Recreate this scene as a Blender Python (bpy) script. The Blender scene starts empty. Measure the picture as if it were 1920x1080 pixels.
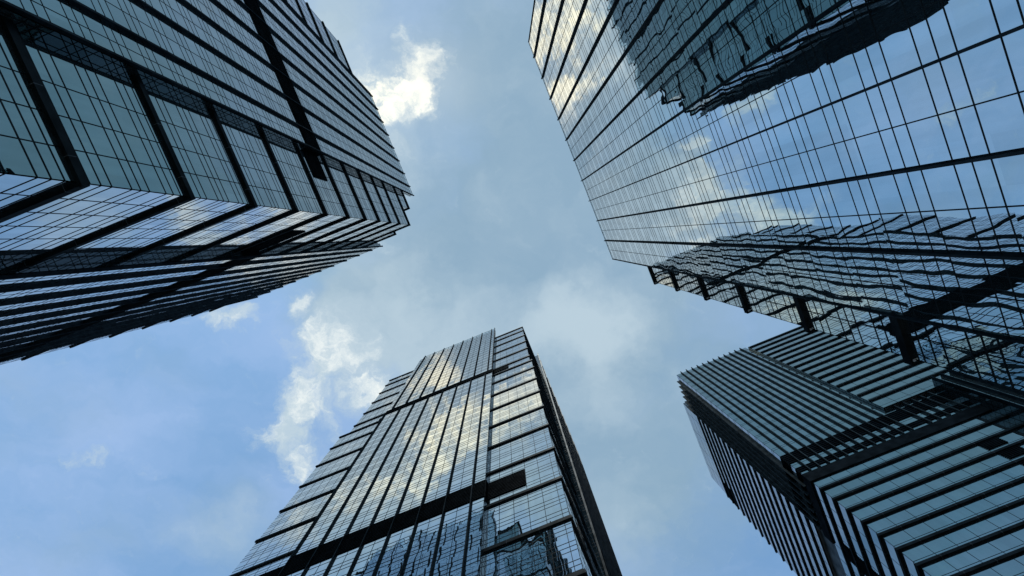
import bpy, math
from mathutils import Matrix, Vector

# ------------------------------------------------------------------ camera
EYE = 1.6                                   # the photographer's eye above the pavement
S = bpy.context.scene
COL = S.collection
FPX = 1067.0                                # focal length in pixels of a 1920 wide frame
ZEN = (939.3, 443.4)                        # where the plumb line (zenith) falls in the frame
TH = -0.3861                                # how the street grid is turned in the frame

zc = Vector((ZEN[0] - 960, ZEN[1] - 540, FPX)).normalized()
ex = Vector((math.cos(TH), math.sin(TH), 0)); ex = (ex - zc * ex.dot(zc)).normalized()
ey = zc.cross(ex)
right = Vector((ex.x, ey.x, zc.x)); down = Vector((ex.y, ey.y, zc.y)); fwd = Vector((ex.z, ey.z, zc.z))
cam = bpy.data.cameras.new('camera')
cam.sensor_width = 36; cam.lens = FPX / 1920 * 36
cam.clip_start = 0.1; cam.clip_end = 6000
co = bpy.data.objects.new('camera', cam); COL.objects.link(co)
co.matrix_world = Matrix(((right.x, -down.x, -fwd.x, 0), (right.y, -down.y, -fwd.y, 0),
                          (right.z, -down.z, -fwd.z, EYE), (0, 0, 0, 1)))
S.camera = co

# ------------------------------------------------------------------ sun, exposure
SUN = Vector((0.0, -0.29, 1)).normalized()        # high, behind the thin bright cloud
ELEV = math.asin(SUN.z); AZ = math.atan2(SUN.x, SUN.y)
sl = bpy.data.lights.new('sun', 'SUN'); sl.energy = 2.0; sl.angle = math.radians(0.5); sl.color = (1, 0.97, 0.92)
so = bpy.data.objects.new('sun', sl); COL.objects.link(so)
so.rotation_euler = SUN.to_track_quat('Z', 'Y').to_euler()
so.location = (0, 0, 400)
S.view_settings.view_transform = 'Standard'; S.view_settings.look = 'None'
S.view_settings.exposure = 0.0; S.view_settings.gamma = 1.0
S.cycles.glossy_bounces = 6; S.cycles.max_bounces = 10
S.cycles.sample_clamp_indirect = 8

# ------------------------------------------------------------------ node helper
class NG:
    def __init__(self, tree): self.t = tree; self.n = tree.nodes; self.l = tree.links
    def put(self, sock, v):
        if isinstance(v, bpy.types.NodeSocket): self.l.new(v, sock)
        else: sock.default_value = v
    def node(self, typ, **kw):
        nd = self.n.new(typ)
        for k, v in kw.items(): setattr(nd, k, v)
        return nd
    def math(self, op, a, b=0.0, c=0.0, clamp=False):
        nd = self.node('ShaderNodeMath', operation=op, use_clamp=clamp)
        self.put(nd.inputs[0], a); self.put(nd.inputs[1], b); self.put(nd.inputs[2], c)
        return nd.outputs[0]
    def vmath(self, op, a, b=(0, 0, 0), out=0, scale=None):
        nd = self.node('ShaderNodeVectorMath', operation=op)
        self.put(nd.inputs[0], a)
        if op not in ('LENGTH', 'NORMALIZE', 'SCALE', 'FLOOR'): self.put(nd.inputs[1], b)
        if scale is not None: self.put(nd.inputs[3], scale)
        return nd.outputs['Value'] if op in ('LENGTH', 'DOT_PRODUCT') else nd.outputs[0]
    def ramp(self, v, a, b, lo=0.0, hi=1.0, smooth=True):
        nd = self.node('ShaderNodeMapRange', interpolation_type='SMOOTHSTEP' if smooth else 'LINEAR')
        self.put(nd.inputs[0], v); nd.inputs[1].default_value = a; nd.inputs[2].default_value = b
        nd.inputs[3].default_value = lo; nd.inputs[4].default_value = hi
        return nd.outputs[0]
    def noise(self, vec, scale, detail=5, rough=0.55, color=False, dist=0.0):
        nd = self.node('ShaderNodeTexNoise')
        self.put(nd.inputs['Vector'], vec); nd.inputs['Scale'].default_value = scale
        nd.inputs['Detail'].default_value = detail; nd.inputs['Roughness'].default_value = rough
        nd.inputs['Distortion'].default_value = dist
        return nd.outputs['Color' if color else 'Fac']
    def mix(self, f, a, b, blend='MIX'):
        nd = self.node('ShaderNodeMix', data_type='RGBA', blend_type=blend)
        self.put(nd.inputs[0], f); self.put(nd.inputs[6], a); self.put(nd.inputs[7], b)
        return nd.outputs[2]

# ------------------------------------------------------------------ sky with clouds (a function of direction only)
W = bpy.data.worlds.new('World'); S.world = W; W.use_nodes = True
g = NG(W.node_tree); g.n.clear()
SKY_STRENGTH = 0.15
sky = g.node('ShaderNodeTexSky', sky_type='NISHITA', sun_disc=False)
sky.sun_elevation = ELEV; sky.sun_rotation = AZ
sky.air_density = 1.0; sky.dust_density = 0.4; sky.ozone_density = 2.0
tc = g.node('ShaderNodeTexCoord')
sep = g.node('ShaderNodeSeparateXYZ'); g.l.new(tc.outputs['Generated'], sep.inputs[0])
zz = g.math('MAXIMUM', sep.outputs[2], 0.06)
pa = g.math('DIVIDE', sep.outputs[0], zz); pb = g.math('DIVIDE', sep.outputs[1], zz)
c_, s_ = math.cos(TH), math.sin(TH)
# cloud-deck plan coordinates, in units of 1/1000 of the deck height, turned off the street grid
qx = g.math('ADD', g.math('MULTIPLY', pa, FPX * c_), g.math('MULTIPLY_ADD', pb, -FPX * s_, ZEN[0]))
qy = g.math('ADD', g.math('MULTIPLY', pa, FPX * s_), g.math('MULTIPLY_ADD', pb, FPX * c_, ZEN[1]))
cq = g.node('ShaderNodeCombineXYZ'); g.l.new(qx, cq.inputs[0]); g.l.new(qy, cq.inputs[1])
q = g.vmath('SCALE', cq.outputs[0], scale=0.01)
wn = g.noise(q, 0.9, 6, 0.6, color=True)
warp = g.vmath('SCALE', g.vmath('SUBTRACT', wn, (0.5, 0.5, 0.5)), scale=1.7)
qw = g.vmath('ADD', q, warp)
qws = g.vmath('MULTIPLY', qw, (1, 1, 0))

def blobs(lst, vec):
    tot = None
    for x, y, rx, ry, w in lst:
        d = g.vmath('LENGTH', g.vmath('MULTIPLY', g.vmath('SUBTRACT', vec, (x / 100, y / 100, 0)), (100 / rx, 100 / ry, 0)))
        v = g.math('MULTIPLY', g.ramp(d, 1.35, 0.0), w)
        tot = v if tot is None else g.math('ADD', tot, v)
    return tot

CUMULUS = [
    (785, 160, 34, 78, .85), (750, 215, 52, 50, .8), (770, 78, 16, 34, .5), (812, 128, 28, 26, .35), (700, 190, 80, 70, .9),
    (640, 240, 100, 75, .95), (585, 255, 80, 60, .8), (640, 345, 90, 50, .75), (700, 345, 50, 40, .6), (560, 350, 60, 40, .5),
    (755, 285, 30, 34, .5), (700, 440, 60, 40, .3), (480, 230, 90, 60, .7), (380, 290, 150, 90, .75), (250, 330, 90, 60, .5),
    (430, 592, 80, 36, .75), (572, 562, 34, 34, .7),
    (600, 650, 55, 66, .85), (565, 735, 66, 56, .8), (525, 805, 62, 64, .9), (560, 880, 44, 44, .8),
    (660, 680, 70, 60, .7), (695, 740, 55, 38, .75), (610, 770, 60, 40, .5), (640, 610, 60, 50, .4),
    (135, 872, 70, 36, .34), (620, 830, 50, 40, .4), (420, 1230, 260, 70, .7),
]
SUNLIT = [(650, 270, 110, 90, 1.0), (590, 250, 90, 70, .8), (700, 175, 70, 70, .8), (640, 345, 80, 50, .6), (775, 170, 45, 70, .35), (480, 230, 90, 60, .6), (380, 290, 120, 80, .7)]
cum = blobs(CUMULUS, qws)
lit = g.math('MINIMUM', blobs(SUNLIT, qws), 1.0)
fb = g.noise(qws, 2.1, 10, 0.68)
cum_d = g.math('ADD', cum, g.math('MULTIPLY', g.math('SUBTRACT', fb, 0.5), 1.5))
cmask = g.ramp(cum_d, 0.08, 0.90)
core = g.ramp(cum_d, 0.35, 1.05)
# thin veil of high cloud: everywhere except the blue gap
VEIL = [(1400, -250, 550, 450, 1.0), (900, 560, 350, 240, .95), (1150, 330, 440, 340, 1.0), (860, 60, 260, 260, .6), (1200, 800, 450, 350, .9),
        (1110, 600, 90, 60, .4), (700, 620, 150, 120, .7), (650, 420, 200, 160, .4), (620, 60, 120, 120, .6),
        (1120, 1000, 250, 200, .5), (60, 740, 200, 160, .3), (450, 270, 330, 190, .9), (330, 690, 120, 60, .2), (420, 1020, 240, 130, .45), (20, 1040, 200, 120, .3)]
veil = blobs(VEIL, qws)
fv = g.noise(qws, 0.55, 4, 0.5)
veil_d = g.math('ADD', veil, g.math('MULTIPLY', g.math('SUBTRACT', fv, 0.5), 0.9))
vmask = g.ramp(veil_d, 0.0, 1.0, 0.0, 0.92)
fade = g.ramp(sep.outputs[2], 0.05, 0.3)
K = 1.0 / SKY_STRENGTH
def col(r, gg, b): return (r * K, gg * K, b * K, 1)
base = g.mix(1.0, sky.outputs[0], (0.98, 1.30, 1.25, 1), 'MULTIPLY')
base = g.mix(1.0, base, col(.32, .50, .72), 'DARKEN')
lowf = g.noise(g.vmath('MULTIPLY', qws, (.5, 1.0, 1)), 0.35, 5, 0.55)
base = g.mix(g.ramp(lowf, .32, .68, .15, .75), base, col(.40, .56, .86))
VLIGHT = [(1130, 600, 130, 110, .7), (640, 60, 160, 160, .6), (720, 640, 200, 150, .7), (1000, 640, 200, 120, .4), (1150, 760, 90, 60, .4), (450, 270, 360, 200, 1.3),
          (1130, 1050, 160, 140, .35), (720, 480, 110, 70, .3), (420, 1020, 240, 130, .5)]
vt = g.ramp(g.math('ADD', blobs(VLIGHT, qws), g.math('MULTIPLY', g.math('SUBTRACT', g.noise(qws, 0.9, 6, 0.55), 0.5), 0.9)), -.15, 0.9)
vcol = g.mix(vt, col(.27, .415, .545), col(.51, .64, .72))
s1 = g.mix(g.math('MULTIPLY', vmask, fade), base, vcol)
shade = g.math('MULTIPLY', core, g.ramp(g.noise(g.vmath('ADD', qw, (.35, .5, 3.0)), 1.5, 8, .62), .34, .62))
ccol = g.mix(shade, col(.52, .65, .745), g.mix(lit, col(.92, .97, .95), col(1.5, 1.42, 1.12)))
s2 = g.mix(g.math('MULTIPLY', cmask, fade), s1, ccol)
# the sun's glare through the cloud
dsun = g.vmath('DOT_PRODUCT', tc.outputs['Generated'], tuple(SUN))
glow = g.math('POWER', g.math('MAXIMUM', dsun, 0.0), 500.0)
s3 = g.mix(g.math('MULTIPLY', glow, 0.45), s2, g.mix(cmask, col(.55, .66, .72), col(1.2, 1.16, 1.0)))
bg = g.node('ShaderNodeBackground'); g.put(bg.inputs[0], s3); bg.inputs[1].default_value = SKY_STRENGTH
wo = g.node('ShaderNodeOutputWorld'); g.l.new(bg.outputs[0], wo.inputs[0])

# ------------------------------------------------------------------ materials
def new_mat(name):
    m = bpy.data.materials.new(name); m.use_nodes = True
    h = NG(m.node_tree); h.n.clear()
    return m, h, h.node('ShaderNodeOutputMaterial')

def glass_mat(name, f0, tint, wav, tilt, inner=(.010, .017, .020)):
    """Coated curtain-wall glass: every pane hangs a little out of true and bows a little."""
    m, h, out = new_mat(name)
    geo = h.node('ShaderNodeNewGeometry'); P = geo.outputs['Position']
    cell = h.vmath('FLOOR', h.vmath('DIVIDE', h.vmath('ADD', P, (0.77, 0.77, 0.5)), (2.1, 2.1, 4.01)))
    wnz = h.node('ShaderNodeTexWhiteNoise', noise_dimensions='3D'); h.put(wnz.inputs['Vector'], cell)
    t1 = h.vmath('SCALE', h.vmath('SUBTRACT', wnz.outputs['Color'], (.5, .5, .5)), scale=tilt)
    n1 = h.noise(h.vmath('MULTIPLY', P, (1, 1, .55)), 0.5, 2, 0.5, color=True)
    t2 = h.vmath('SCALE', h.vmath('SUBTRACT', n1, (.5, .5, .5)), scale=wav)
    nrm = h.vmath('NORMALIZE', h.vmath('ADD', geo.outputs['Normal'], h.vmath('ADD', t1, t2)))
    lw = h.node('ShaderNodeLayerWeight'); lw.inputs[0].default_value = 0.5; h.put(lw.inputs['Normal'], nrm)
    fr = h.math('MULTIPLY_ADD', h.math('POWER', lw.outputs['Facing'], 5.0), 1 - f0, f0, clamp=True)
    v = h.math('MULTIPLY_ADD', wnz.outputs['Value'], 0.10, 0.91)
    fr = h.math('MULTIPLY', fr, v)
    streak = h.noise(h.vmath('MULTIPLY', P, (1.4, 1.4, .16)), 1.0, 4, .6)
    fr = h.math('MULTIPLY', fr, h.ramp(streak, .3, .75, 1.0, .91))
    gl = h.node('ShaderNodeBsdfGlossy'); gl.inputs['Roughness'].default_value = 0.0
    h.put(gl.inputs['Normal'], nrm); gl.inputs['Color'].default_value = (*tint, 1)
    df = h.node('ShaderNodeBsdfDiffuse')
    h.put(df.inputs['Color'], h.mix(wnz.outputs['Value'], (*inner, 1), (inner[0] * 2.2, inner[1] * 2.0, inner[2] * 1.9, 1)))
    mx = h.node('ShaderNodeMixShader'); h.put(mx.inputs[0], fr)
    h.put(gl.inputs['Color'], h.mix(h.ramp(lw.outputs['Facing'], .5, .85), (*tint, 1), (.97, .99, 1, 1)))
    h.l.new(df.outputs[0], mx.inputs[1]); h.l.new(gl.outputs[0], mx.inputs[2]); h.l.new(mx.outputs[0], out.inputs[0])
    return m

def metal_mat(name, colr, rough, spec=0.08, var=0.35, scale=0.6, joint=None):
    m, h, out = new_mat(name)
    geo = h.node('ShaderNodeNewGeometry')
    n = h.noise(geo.outputs['Position'], scale, 5, 0.6)
    f = h.ramp(n, 0.3, 0.7)
    b = h.node('ShaderNodeBsdfDiffuse')
    h.put(b.inputs['Color'], h.mix(f, tuple(c * (1 - var) for c in colr) + (1,), tuple(c * (1 + var) for c in colr) + (1,)))
    if joint:
        sp = h.node('ShaderNodeSeparateXYZ'); h.l.new(geo.outputs['Position'], sp.inputs[0])
        e = None
        for k in joint:
            t = h.math('LESS_THAN', h.math('FLOORED_MODULO', h.math('ADD', sp.outputs[k], .61), joint[k]), .05)
            e = t if e is None else h.math('MAXIMUM', e, t)
        b.inputs['Color'].links[0].from_node.name = 'paint'
        h.put(b.inputs['Color'], h.mix(e, b.inputs['Color'].links[0].from_socket, (.07, .085, .095, 1)))
    gl = h.node('ShaderNodeBsdfGlossy'); gl.inputs['Roughness'].default_value = rough * .7
    gl.inputs['Color'].default_value = (.85, .95, 1, 1)
    mx = h.node('ShaderNodeMixShader'); h.put(mx.inputs[0], h.ramp(n, .25, .75, spec * .6, spec * 1.3))
    h.l.new(b.outputs[0], mx.inputs[1]); h.l.new(gl.outputs[0], mx.inputs[2]); h.l.new(mx.outputs[0], out.inputs[0])
    return m

M = {}
M['glass'] = glass_mat('curtain wall glass', .35, (.60, .88, .92), .026, .008)
M['brightened_glass'] = glass_mat('curtain wall glass with raised reflection', .68, (.80, .95, .99), .019, .009)  # reflectance raised; on the upper-left tower it paints in a brighter mirrored sky
M['dim_glass'] = glass_mat('side glass with dimmed reflection', .10, (.8, .9, .92), .02, .008)  # reflectance cut to paint in the dark surroundings the side walls mirror
M['mirror_glass'] = glass_mat('silvered curtain wall glass', .74, (.84, .98, 1.0), .020, .008)
M['alum'] = metal_mat('black anodised mullion', (.004, .008, .010), .5, .012)
M['band'] = metal_mat('black painted sunshade', (.004, .008, .010), .5, .012, joint={0: 4.5, 1: 4.5})
M['fin'] = metal_mat('dark grey painted fin', (.004, .010, .014), .5, .015)
M['blade'] = metal_mat('grey green painted blade', (.016, .026, .028), .5, .03)
M['louvre'] = metal_mat('black louvre blade', (.003, .006, .008), .6, .008)
M['core'] = metal_mat('dark building core', (.03, .033, .035), .8, .1)
M['roof'] = metal_mat('grey roof membrane', (.20, .20, .20), .9, .1)
M['lamp'] = metal_mat('pale lamp housing', (.55, .56, .56), .4, .5, .1)
def clear_glass():
    m, h, out = new_mat('clear parapet glass')
    tr = h.node('ShaderNodeBsdfTransparent'); tr.inputs[0].default_value = (.86, .93, .95, 1)
    gl = h.node('ShaderNodeBsdfGlossy'); gl.inputs['Roughness'].default_value = 0.0
    lw = h.node('ShaderNodeLayerWeight'); lw.inputs[0].default_value = 0.5
    f = h.math('MULTIPLY_ADD', h.math('POWER', lw.outputs['Facing'], 5.0), .75, .08, clamp=True)
    mx = h.node('ShaderNodeMixShader'); h.put(mx.inputs[0], f)
    h.l.new(tr.outputs[0], mx.inputs[1]); h.l.new(gl.outputs[0], mx.inputs[2]); h.l.new(mx.outputs[0], out.inputs[0])
    return m
M['parapet'] = clear_glass()
def ground_mat():
    m, h, out = new_mat('granite paving')
    geo = h.node('ShaderNodeNewGeometry')
    br = h.node('ShaderNodeTexBrick'); h.put(br.inputs['Vector'], geo.outputs['Position'])
    br.inputs['Scale'].default_value = 1.0; br.inputs['Mortar Size'].default_value = .01
    br.inputs['Color1'].default_value = (.20, .20, .19, 1); br.inputs['Color2'].default_value = (.26, .255, .24, 1)
    br.inputs['Mortar'].default_value = (.08, .08, .08, 1)
    n = h.noise(geo.outputs['Position'], 0.25, 6, .6)
    c = h.mix(h.ramp(n, .3, .7), br.outputs[0], (.17, .168, .16, 1))
    b = h.node('ShaderNodeBsdfPrincipled'); h.put(b.inputs['Base Color'], c); b.inputs['Roughness'].default_value = .8
    h.l.new(b.outputs[0], out.inputs[0]); return m
M['ground'] = ground_mat()

# ------------------------------------------------------------------ mesh helpers
class MB:
    def __init__(self): self.v = []; self.f = []
    def box(self, x0, x1, y0, y1, z0, z1):
        if x0 > x1: x0, x1 = x1, x0
        if y0 > y1: y0, y1 = y1, y0
        b = len(self.v)
        self.v += [(x0, y0, z0), (x1, y0, z0), (x1, y1, z0), (x0, y1, z0), (x0, y0, z1), (x1, y0, z1), (x1, y1, z1), (x0, y1, z1)]
        self.f += [tuple(b + i for i in q) for q in ((3, 2, 1, 0), (4, 5, 6, 7), (0, 1, 5, 4), (1, 2, 6, 5), (2, 3, 7, 6), (3, 0, 4, 7))]
        return self
    def build(self, name, mat, parent=None, origin=None):
        me = bpy.data.meshes.new(name)
        o_ = Vector((0, 0, 0))
        if parent is not None: o_ = Vector(root_of(parent).location)
        if origin is not None: o_ = Vector(origin)
        me.from_pydata([Vector(p) - o_ for p in self.v], [], self.f); me.update()
        me.materials.append(M[mat])
        o = bpy.data.objects.new(name, me); COL.objects.link(o)
        if parent is not None: o.parent = parent
        return o

def root_of(o):
    while o.parent: o = o.parent
    return o

class Face:
    """A vertical facade plane.  s runs along it, n outwards from it, z is height above the camera's eye."""
    def __init__(self, axis, plane, sign): self.axis = axis; self.p = plane; self.sg = sign
    def box(self, mb, s0, s1, z0, z1, n0, n1):
        z0 += EYE; z1 += EYE; a = self.p + self.sg * n0; b = self.p + self.sg * n1
        if self.axis == 'x': mb.box(a, b, s0, s1, z0, z1)
        else: mb.box(s0, s1, a, b, z0, z1)

def tower(label, loc):
    e = bpy.data.objects.new('office_tower', None); COL.objects.link(e)
    e.location = loc; e['label'] = label; e['category'] = 'office tower'; e['group'] = 'glass office towers around the plaza'
    return e

GZ = -EYE                                           # street level, measured from the eye
MW, MD = 0.075, 0.016                                # mullion width and depth

def glazing(T, F, name, s0, s1, z0, z1, svert, zhor, mat='glass', mw=MW, hw=MW, md=MD):
    """One sheet of glazing with its own grid of mullions."""
    mb = MB(); F.box(mb, s0, s1, z0, z1, -.06, 0)
    o = mb.build(name, mat, T)
    mm = MB()
    for s in svert:
        if s0 + .02 < s < s1 - .02: F.box(mm, s - mw / 2, s + mw / 2, z0, z1, -.02, md)
    for z in zhor:
        if z0 + .05 < z < z1 - .05: F.box(mm, s0, s1, z - hw / 2, z + hw / 2, -.02, md - .003)
    if mm.v: mm.build('mullion', 'alum', o)
    return o

def floor_lines(z0, z1, zb, fl):
    """Horizontal mullions of every storey: a tall pane, then two low ones; zb is the underside of one sunshade."""
    w0 = zb - .85; out = []
    k0 = int(math.floor((z0 - w0) / fl)) - 1
    for k in range(k0, k0 + int((z1 - z0) / fl) + 4):
        b = w0 + k * fl
        out += [b, b + .505 * fl, b + .75 * fl]
    return out

def frange(a, b, st):
    r = []; x = a
    if st > 0:
        while x < b: r.append(x); x += st
    else:
        while x > b: r.append(x); x += st
    return r

def banded(T, F, s0, s1, ztop, bands, fl, smul, hb=.7, mat='glass', z0=GZ):
    """Glazing of a banded wing: one window ribbon between each pair of sunshades."""
    cuts = [z0] + [b + hb / 2 for b in bands if z0 + 1 < b < ztop - .3] + [ztop]
    zb = bands[0]
    for a, b in zip(cuts[:-1], cuts[1:]):
        glazing(T, F, 'window', s0, s1, a, b, smul, floor_lines(a, b, zb, fl), mat, mw=.075, hw=.13)

def ledge(T, boxes, mat='band', name='sunshade'):
    """boxes: list of (Face, s0, s1, z0, z1, n1)"""
    mb = MB()
    for F, s0, s1, z0, z1, n1 in boxes: F.box(mb, s0, s1, z0, z1, -.02, n1)
    return mb.build(name, mat, T)

def fin(T, F, s, z0, z1, d=.34, w=.2, mat='fin'):
    mb = MB(); F.box(mb, s - w / 2, s + w / 2, z0, z1, -.02, d)
    return mb.build('fin', mat, T)

def louvre(T, F, s0, s1, z0, z1, step=.5, n=.07):
    mb = MB(); F.box(mb, s0, s1, z0, z1, -.03, n)
    z = z0 + .1
    while z < z1 - .12:
        F.box(mb, s0 + .03, s1 - .03, z, z + .12, n - .02, n + .12); z += step
    return mb.build('louvre', 'louvre', T)

def bays(T, F, edges, z0, z1, zb, fl, mat='glass', mid=True, hw=.09, md=.016):
    for a, b in zip(edges[:-1], edges[1:]):
        sv = [(a + b) / 2] if (mid and b - a > 3) else []
        sv += [a + .04, b - .04] if b - a <= 3 else []
        glazing(T, F, 'glazing_bay', a, b, z0, z1, sv, floor_lines(z0, z1, zb, fl), mat, mw=.06, hw=hw, md=md)

def solid(T, name, mat, *boxes):
    mb = MB()
    for x0, x1, y0, y1, z0, z1 in boxes: mb.box(x0, x1, y0, y1, z0 + EYE, z1 + EYE)
    return mb.build(name, mat, T)

def parapet(T, F, s0, s1, z0, z1, step):
    mb = MB(); F.box(mb, s0, s1, z0, z1, -.04, 0)
    o = mb.build('parapet', 'parapet', T)
    mm = MB()
    for s in frange(s0, s1, step): F.box(mm, s - .03, s + .03, z0, z1, -.06, .02)
    F.box(mm, s0, s1, z1 - .06, z1 + .02, -.07, .03)
    mm.build('rail', 'alum', o)

# ------------------------------------------------------------------ ground
mb = MB(); mb.box(-2000, 2000, -2000, 2000, -1.0, 0.0)
gr = mb.build('ground', 'ground'); gr['kind'] = 'structure'

H = 12.03; FL = 4.01; D = .26; HB = .7

# ================================================================== TOWER upper left
T = tower('broad dark tower whose near corner is wrapped in wide black ledges under a stepped roof', (-57, -40, 0))
XA, YA = -22.26, -12.46                    # glass of the corner wings
XC, YC = -21.35, -11.65                     # glass of the projecting bays
U = Face('x', XA, 1); L = Face('y', YA, 1); UC = Face('x', XC, 1); LC = Face('y', YC, 1)
RU, RL = -22.66, -36.65                      # where the bays begin
bA = [10.77 + H * k for k in range(12)]
LOW, HIGH = 159.2, 171.6
CX, CY = -29.0, -18.0                      # the corner terrace
banded(T, U, RU, YA, LOW, bA, FL, frange(YA - 2.25, RU, -2.25))
banded(T, L, RL, XA, LOW, bA, FL, frange(XA - 2.25, RL, -2.25), mat='brightened_glass')  # same glazing as the other face, brightened to stand in for sky light
glazing(T, U, 'window', RU, CY, LOW, HIGH, [-20], floor_lines(LOW, HIGH, bA[0], FL))
glazing(T, L, 'window', RL, CX, LOW, HIGH, [-31.5], floor_lines(LOW, HIGH, bA[0], FL))
glazing(T, Face('y', CY, 1), 'window', CX, XA, LOW, HIGH, frange(XA - 2.2, CX, -2.2), floor_lines(LOW, HIGH, bA[0], FL))
glazing(T, Face('x', CX, 1), 'window', CY, YA, LOW, HIGH, frange(YA - 2.2, CY, -2.2), floor_lines(LOW, HIGH, bA[0], FL))
for z in bA + [LOW - .9]:
    o = ledge(T, [(U, RU, YA + D, z, z + HB, D), (L, RL, XA, z, z + HB, D)])
    mb = MB(); mb.box(XA + D - .16, XA + D - .02, YA + D - .04, YA + D + .12, z + EYE - .05, z + EYE + .12)
    mb.build('floodlight', 'band', o)
ledge(T, [(U, RU, CY + D, HIGH - .9, HIGH + .15, D), (Face('y', CY, 1), CX, XA, HIGH - .9, HIGH + .15, D)])
ledge(T, [(L, RL, CX + D, HIGH - .9, HIGH + .15, D), (Face('x', CX, 1), CY, YA, HIGH - .9, HIGH + .15, D)])
# far wings
bFar = bA + [155.1]
banded(T, U, -69.1, -57.6, 170.4, bFar, FL, frange(-59.8, -69, -2.25))
banded(T, L, -92.0, -81.2, 177.0, bFar, FL, frange(-85.2, -92, -2.25), mat='brightened_glass')
for z in bFar + [169.4]:
    ledge(T, [(U, -69.1 - D, -57.6, z, z + HB, D)])
for z in bFar + [166.0, 176.2]:
    ledge(T, [(L, -92.0 - D, -81.2, z, z + HB, D)])
# projecting bay towards the street
UF = [-25.9 - 4.37 * k for k in range(8)]
ed = sorted([-57.6] + UF + [RU]); TOPU, TOPL = 187.0, 186.0
bays(T, UC, ed, GZ, TOPU - 3, bA[0], FL)
for s in UF + [RU - .12]: fin(T, UC, s, GZ, TOPU)
parapet(T, UC, -57.6, RU, TOPU - 3, TOPU - .3, 1.4)
LF = [-40.4 - 4.5 * k for k in range(10)]
ed = sorted([-81.2] + LF + [RL])
bays(T, LC, ed, GZ, TOPL - 3, bA[0], FL, 'brightened_glass')
for s in LF + [RL - .12]: fin(T, LC, s, GZ, TOPL)
parapet(T, LC, -81.2, RL, TOPL - 3, TOPL - .3, 1.4)
# side walls of the bays
glazing(T, Face('y', RU, 1), 'return_window', XA, XC, GZ, TOPU - 3, [-21.8], floor_lines(GZ, TOPU, bA[0], FL), 'dim_glass')
glazing(T, Face('x', RL, 1), 'return_window', YA, YC, GZ, TOPL - 3, [-12.05], floor_lines(GZ, TOPL, bA[0], FL), 'dim_glass')
glazing(T, Face('y', -57.6, -1), 'return_window', XA, XC, GZ, TOPU - 3, [-21.8], floor_lines(GZ, TOPU, bA[0], FL), 'dim_glass')
glazing(T, Face('x', -81.2, -1), 'return_window', YA, YC, GZ, TOPL - 3, [-12.05], floor_lines(GZ, TOPL, bA[0], FL), 'dim_glass')
# plant-floor louvres
louvre(T, UC, -57.2, RU, 85.6, 92.0); louvre(T, U, RU + .02, -18.4, 85.6, 92.0)
louvre(T, LC, -81, RL, 85.6, 91.6); louvre(T, L, RL + .02, -28.5, 85.6, 91.6)
louvre(T, Face('y', RU, 1), XA, XC, 85.6, 92.0); louvre(T, Face('x', RL, 1), YA, YC, 85.6, 91.6)
solid(T, 'core', 'core', (-91.6, CX - .4, -68.7, YA - .4, GZ, 169.5), (CX - .4, XA - .4, -68.7, CY - .4, GZ, 169.5),
      (CX - .4, XA - .4, CY - .4, YA - .4, GZ, 158.2), (XA - .4, XC - .4, -57.2, RU - .4, GZ, TOPU - 4),
      (-80.8, RL - .4, YA - .4, YC - .4, GZ, TOPL - 4))

# ================================================================== TOWER bottom centre
T = tower('slender tower standing clear against the sky, tall ribbed middle between two wings of black ledges', (-36, 74, 0))
YB, YBC = 36.76, 35.85
XL, XU = -5.28, -5.75                      # east edge below and above the upper plant floor
WL, WU = -65.9, -63.2                      # west edge below and above
RB, LB = -17.3, -51.8
Fr = Face('y', YB, -1); Fc = Face('y', YBC, -1)
PL = 165.0; PH = 168.6; TOPB = 226.2; TOPC = 245.0
b1 = [9.58 + H * k for k in range(13)] ; b2 = [170.0 + 12.1 * k for k in range(4)] + [217.2]
Sd = Face('x', XL, 1); SdU = Face('x', XU, 1)
SE = 51.5; SF = 98.0; SG = 111.0
mulR = [-6.2 - 2.25 * k for k in range(5)]; mulL = frange(-52.6, WL, -2.25)
banded(T, Fr, RB, XL, PL, b1, FL, mulR, mat='brightened_glass'); banded(T, Fr, RB, XU, TOPB, b2, FL, mulR, z0=PL, mat='brightened_glass')
banded(T, Fr, WL, LB, PL, b1, FL, mulL, mat='brightened_glass'); banded(T, Fr, WU, LB, TOPB, b2, FL, mulL, z0=PL, mat='brightened_glass')
banded(T, Sd, YB, SE, PL, b1, FL, frange(YB + 2.2, SE, 2.25), mat='brightened_glass'); banded(T, SdU, YB, SE, TOPB, b2, FL, frange(YB + 2.2, SE, 2.25), z0=PL, mat='brightened_glass')
banded(T, Sd, SF, SG, PL, b1, FL, frange(SF + 2.2, SG, 2.25), mat='brightened_glass'); banded(T, SdU, SF, SG, TOPB, b2, FL, frange(SF + 2.2, SG, 2.25), z0=PL, mat='brightened_glass')
for z in b1 + [163.1]:
    ledge(T, [(Fr, RB, XL + D, z, z + HB, D), (Sd, YB, SE, z, z + HB, D)])
    ledge(T, [(Fr, WL - D, LB, z, z + HB, D)])
    ledge(T, [(Sd, SF, SG + D, z, z + HB, D)])
for z in b2 + [TOPB - .9]:
    ledge(T, [(Fr, RB, XU + D, z, z + HB, D), (SdU, YB, SE, z, z + HB, D)])
    ledge(T, [(Fr, WU - D, LB, z, z + HB, D)])
    ledge(T, [(SdU, SF, SG + D, z, z + HB, D)])
f1 = [-19.5 - 4.53 * k for k in range(7)]; f2 = [-18.9 - 4.44 * k for k in range(8)]
bays(T, Fc, sorted([LB] + f1 + [RB]), GZ, PL, b1[0], FL, 'brightened_glass', hw=.10, md=.03)
bays(T, Fc, sorted([LB] + f2[:-1] + [RB]), PH, TOPC - 4, b1[0], FL, 'brightened_glass', hw=.10, md=.03)
for s in f1 + [LB + .12]: fin(T, Fc, s, GZ, PL + .2)
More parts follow.
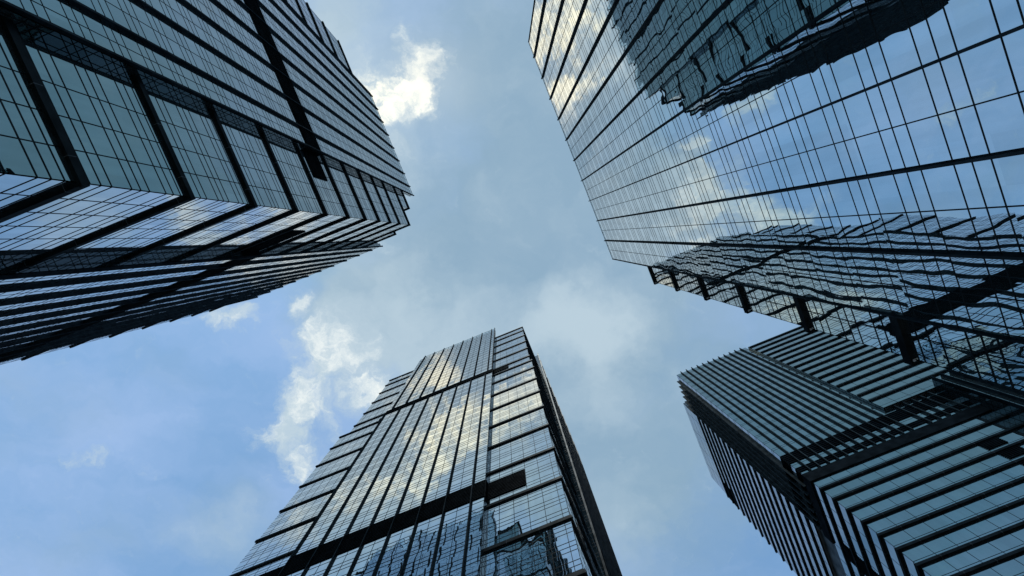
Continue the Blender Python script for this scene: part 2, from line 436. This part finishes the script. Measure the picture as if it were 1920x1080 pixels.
for s in f2[:-1] + [f2[-1], RB - .12]: fin(T, Fc, s, PH - .2, TOPC)
parapet(T, Fc, LB + 1.2, RB, TOPC - 4, TOPC - .6, 1.45)
louvre(T, Fc, LB, RB, PL, PH); louvre(T, Fc, LB + .02, RB, 84.2, 90.2)
louvre(T, Fr, RB, -10.75, 84.5, 90.4); louvre(T, Fr, RB, -12.5, 166.0, 169.0)
louvre(T, Fr, -60.5, LB, 84.2, 90.2); louvre(T, Fr, -54.0, LB, 164.5, 166.6)
for xx, sg in ((RB, 1), (LB, -1)):
    R_ = Face('x', xx, sg)
    glazing(T, R_, 'return_window', YBC, YB, GZ, TOPC - 4, [36.3], floor_lines(GZ, TOPC, b1[0], FL), 'dim_glass')
    louvre(T, R_, YBC, YB, 84.2, 90.2); louvre(T, R_, YBC, YB, PL, PH)
SC = Face('x', -4.35, 1)
sf = [SE + 3.4 + 4.28 * k for k in range(10)]
bays(T, SC, sorted([SE] + sf + [SF]), GZ, 234, b1[0], FL)
for s in [SE + .12] + sf + [SF - .12]: fin(T, SC, s, GZ, 238)
parapet(T, SC, SE, SF, 234, 237.5, 1.45)
for yy, sg in ((SE, -1), (SF, 1)):
    glazing(T, Face('y', yy, sg), 'return_window', XL - .6, -4.35, GZ, 234, [], floor_lines(GZ, 234, b1[0], FL), 'dim_glass')
louvre(T, SC, SE, SF, 84.2, 90.2)
solid(T, 'core', 'core', (WL + .4, XL - .4, YB + .4, SG - .4, GZ, PL - .5), (WU + .4, XU - .4, YB + .4, SG - .4, PL - .5, TOPB - 1.2),
      (LB + .4, RB - .4, YBC + .4, YB + .4, GZ, TOPC - 5), (XL - .4, -4.75, SE + .4, SF - .4, GZ, 233))

# ================================================================== TOWER upper right
T = tower('mirror glass tower with thin ribs, its wall showing clouds and wavy images of other towers', (42, -10, 0))
FLC = 3.735; HC = 11.2
XK, YK = 19.81, 15.78; XKC = 18.9; RK, LK = 12.5, -32.4; TOPK = 113.2
K_ = Face('x', XK, -1); KC = Face('x', XKC, -1); KS = Face('y', YK, 1)
bK = [10.0 + HC * k for k in range(8)]; RF = 89.3
banded(T, K_, RK, YK, RF, bK, FLC, [14.2], mat='mirror_glass')
banded(T, KS, XK, 62.0, RF, bK, FLC, frange(XK + 2.2, 62, 2.25), mat='mirror_glass')
banded(T, K_, -37.5, LK, RF, bK, FLC, frange(LK - 2.2, -45, -2.25), mat='mirror_glass')
for z in bK:
    o = ledge(T, [(K_, RK, YK + D, z, z + HB, D), (KS, XK, 62.0, z, z + HB, D)])
    mb = MB(); mb.box(XK - D + .12, XK - D + .27, YK + D - .33, YK + D - .18, z + EYE - .03, z + EYE + .0); mb.build('downlight', 'lamp', o)
    ledge(T, [(K_, -37.5 - D, LK, z, z + HB, D)])
fk = [-29.4 + 4.21 * k for k in range(10)]
bays(T, KC, sorted([LK] + fk + [RK]), GZ, TOPK - 1.2, bK[0], FLC, 'mirror_glass', hw=.065)
for s in fk: fin(T, KC, s, GZ, TOPK, d=.26, w=.14)
fin(T, KC, RK - .05, GZ, TOPK - .5, d=.12, w=.1); fin(T, KC, LK + .05, GZ, TOPK - .5, d=.12, w=.1)
parapet(T, KC, LK, RK, TOPK - 1.2, TOPK - .2, 1.4)
for yy, sg in ((RK, 1), (LK, -1)):
    glazing(T, Face('y', yy, sg), 'return_window', XKC, XK, GZ, TOPK - 1.2, [19.35], floor_lines(GZ, TOPK, bK[0], FLC), 'dim_glass')
solid(T, 'reflection_block', 'core', (25.0, 52.0, -36.0, -28.0, RF - .5, 116.0))  # unseen block, added for its dark reflection in the upper-left tower
solid(T, 'core', 'core', (XK + .4, 61.6, -37.1, YK - .4, GZ, RF - .6), (XKC + .4, XK + .4, LK + .4, RK - .4, GZ, TOPK - 2))

# ================================================================== TOWER lower right
T = tower('corner tower with closely stacked ledges on every storey below a crown of thin blades', (75, 90, 0))
HD = 3.99; DD = .33; HBD = .55
XD, YD = 36.58, 64.0
Df = Face('y', YD, -1); Dl = Face('x', XD, -1)
BASE = 101.3; BT = 104.3
XE = 72.3; YE = 104.0
bD = [73.9 - HD * k for k in range(18, -1, -1)] + [73.9 + HD * k for k in range(1, 7)]
bD = [z for z in bD if z > 1]
cuts = [GZ] + [z + HBD / 2 for z in bD] + [BASE]
mx_ = frange(XD + 3.24, XE, 3.24); my_ = frange(YD + 3.24, YE, 3.24)
for a, b in zip(cuts[:-1], cuts[1:]):
    glazing(T, Df, 'window', XD, XE, a, b, mx_, [a + HBD / 2 + .75], mw=.07, hw=.09)
    glazing(T, Dl, 'window', YD, YE, a, b, my_, [a + HBD / 2 + .75], mw=.07, hw=.09)
for z in bD:
    ledge(T, [(Df, XD - DD, XE, z, z + HBD, DD), (Dl, YD, YE + DD, z, z + HBD, DD)])
# black belt under the crown
ledge(T, [(Df, XD - .3, XE - .02, BASE, BT, .3), (Dl, YD, 77, BASE, BT, .3)], 'louvre', 'belt')
# crown: glass with vertical blades
CT = 183.6; CE = 60.9; CS = 75.8
lines = []
z = BT
while z < CT: lines += [z + .5, z + 1.25]; z += HD
def crown(F, s0, s1, z0, z1, step, off, d):
    ss = frange(s0 + off, s1, step)
    glazing(T, F, 'glazing_bay', s0, s1, z0, z1, [], [l for l in lines if z0 < l < z1], hw=.09)
    for s in ss:
        mb = MB(); F.box(mb, s - .09, s + .09, BT + .1, CT + .5, -.02, d)
        for zj in frange(BT + 9, CT - 4, HD * 3): F.box(mb, s - .1, s + .1, zj, zj + .45, .02, d + .03)
        mb.build('fin', 'blade', T)
crown(Df, XD, CE, BT, CT, 1.9, 1.75, .5)
crown(Dl, YD, CS, BT, CT, 1.85, 2.3, .6)
glazing(T, Df, 'glazing_bay', CE, XE, BT, 115.2, [], [l for l in lines if BT < l < 115], hw=.09)
for s in frange(XD + 1.75 + 1.9 * 13, XE, 1.9): fin(T, Df, s, BT + .1, 115.2, d=.5, w=.18, mat='blade')
for F, a, b in ((Df, XD, XE - .02), (Dl, YD, CS)):
    louvre(T, F, a, b, 109.6, 113.6, .7); louvre(T, F, a, b, 105.6, 107.4, .7)
# block with ledges to the right of the crown
YQ = 63.25; Q_ = Face('y', YQ, -1); TQ = 181.0; QB = 115.2
bQ = [119.4 + HD * k for k in range(16)]
cq_ = [QB] + [z + HBD / 2 for z in bQ if z + 1 < TQ] + [TQ]
for a, b in zip(cq_[:-1], cq_[1:]):
    glazing(T, Q_, 'window', CE, 92.0, a, b, frange(CE + 3.2, 92, 3.24), [a + HBD / 2 + .75], mw=.06, hw=.07)
for z in bQ: ledge(T, [(Q_, CE, 92.0, z, z + HBD, .32)])
glazing(T, Face('x', CE, -1), 'return_window', YQ, YD, QB, TQ, [YD - .06], [QB + 1.33 * k for k in range(50)], 'dim_glass')
# block with ledges at the back of the left wall
XQ = 36.2; V_ = Face('x', XQ, -1); TV = 188.5; VB = 107.5
bV = [173.7 - HD * k for k in range(16, -1, -1)]
cv = [VB] + [z + HBD / 2 for z in bV] + [TV]
for a, b in zip(cv[:-1], cv[1:]):
    top = b == TV
    glazing(T, V_, 'window', CS, YE, a, b, frange(CS + 3.2, YE, 3.24) if not top else frange(CS + 3.2, YE, 6.4), [a + HBD / 2 + .75] if not top else [a + 4, a + 8, a + 12], mw=.06, hw=.07)
for z in bV: ledge(T, [(V_, CS, YE + .3, z, z + HBD, .27)])
glazing(T, Face('y', CS, -1), 'return_window', XQ, XD + 4, CT, TV, [], [CT + 2.2], 'dim_glass')
glazing(T, Face('y', CS, -1), 'return_window', XQ, XD, VB, CT, [XD - .06], [VB + 1.33 * k for k in range(58)], 'dim_glass')
louvre(T, V_, 98.5, YE, 166.0, 173.4)
# staggered louvres on the street wall, one strip of louvres on the left wall
for k in range(8):
    z = 93.85 - HD * (k + 1)
    louvre(T, Df, XD + 26.1 + 0 * k, XD + 29.6, z + HBD + 1.0, z + HD - .02, .4)
for k in range(14):
    z = 93.85 - HD * k
    louvre(T, Dl, 74.6, 77.8, z + HBD, z + HD - .02, .4)
# projecting bay at the far right
XR = 72.3; YR = 61.4; G_ = Face('y', YR, -1)
bays(T, G_, [XR + 5 * k for k in range(5)], GZ, 115.1, 0, HD, mid=False)
for s in frange(XR + .1, 92, 1.9): fin(T, G_, s, GZ, 115.1, d=.7, w=.14)
glazing(T, Face('x', XR, -1), 'return_window', YR, YD, GZ, 115.1, [62.7], [GZ + 1.33 * k for k in range(90)], 'dim_glass')
solid(T, 'core', 'core', (XD + .4, 91.6, YD + .4, YE - .4, GZ, CT - 2), (CE + .4, 91.6, YQ + .4, YD + .4, QB + .2, TQ - 1),
      (XQ + .4, XD + .4, CS + .4, YE - .4, VB + .2, TV - 1), (XD + .4, 60, CS + .4, YE - .4, CT - 2, TV - 1),
      (XR + .4, 91.6, YR + .4, YD + .4, GZ, 114.6))
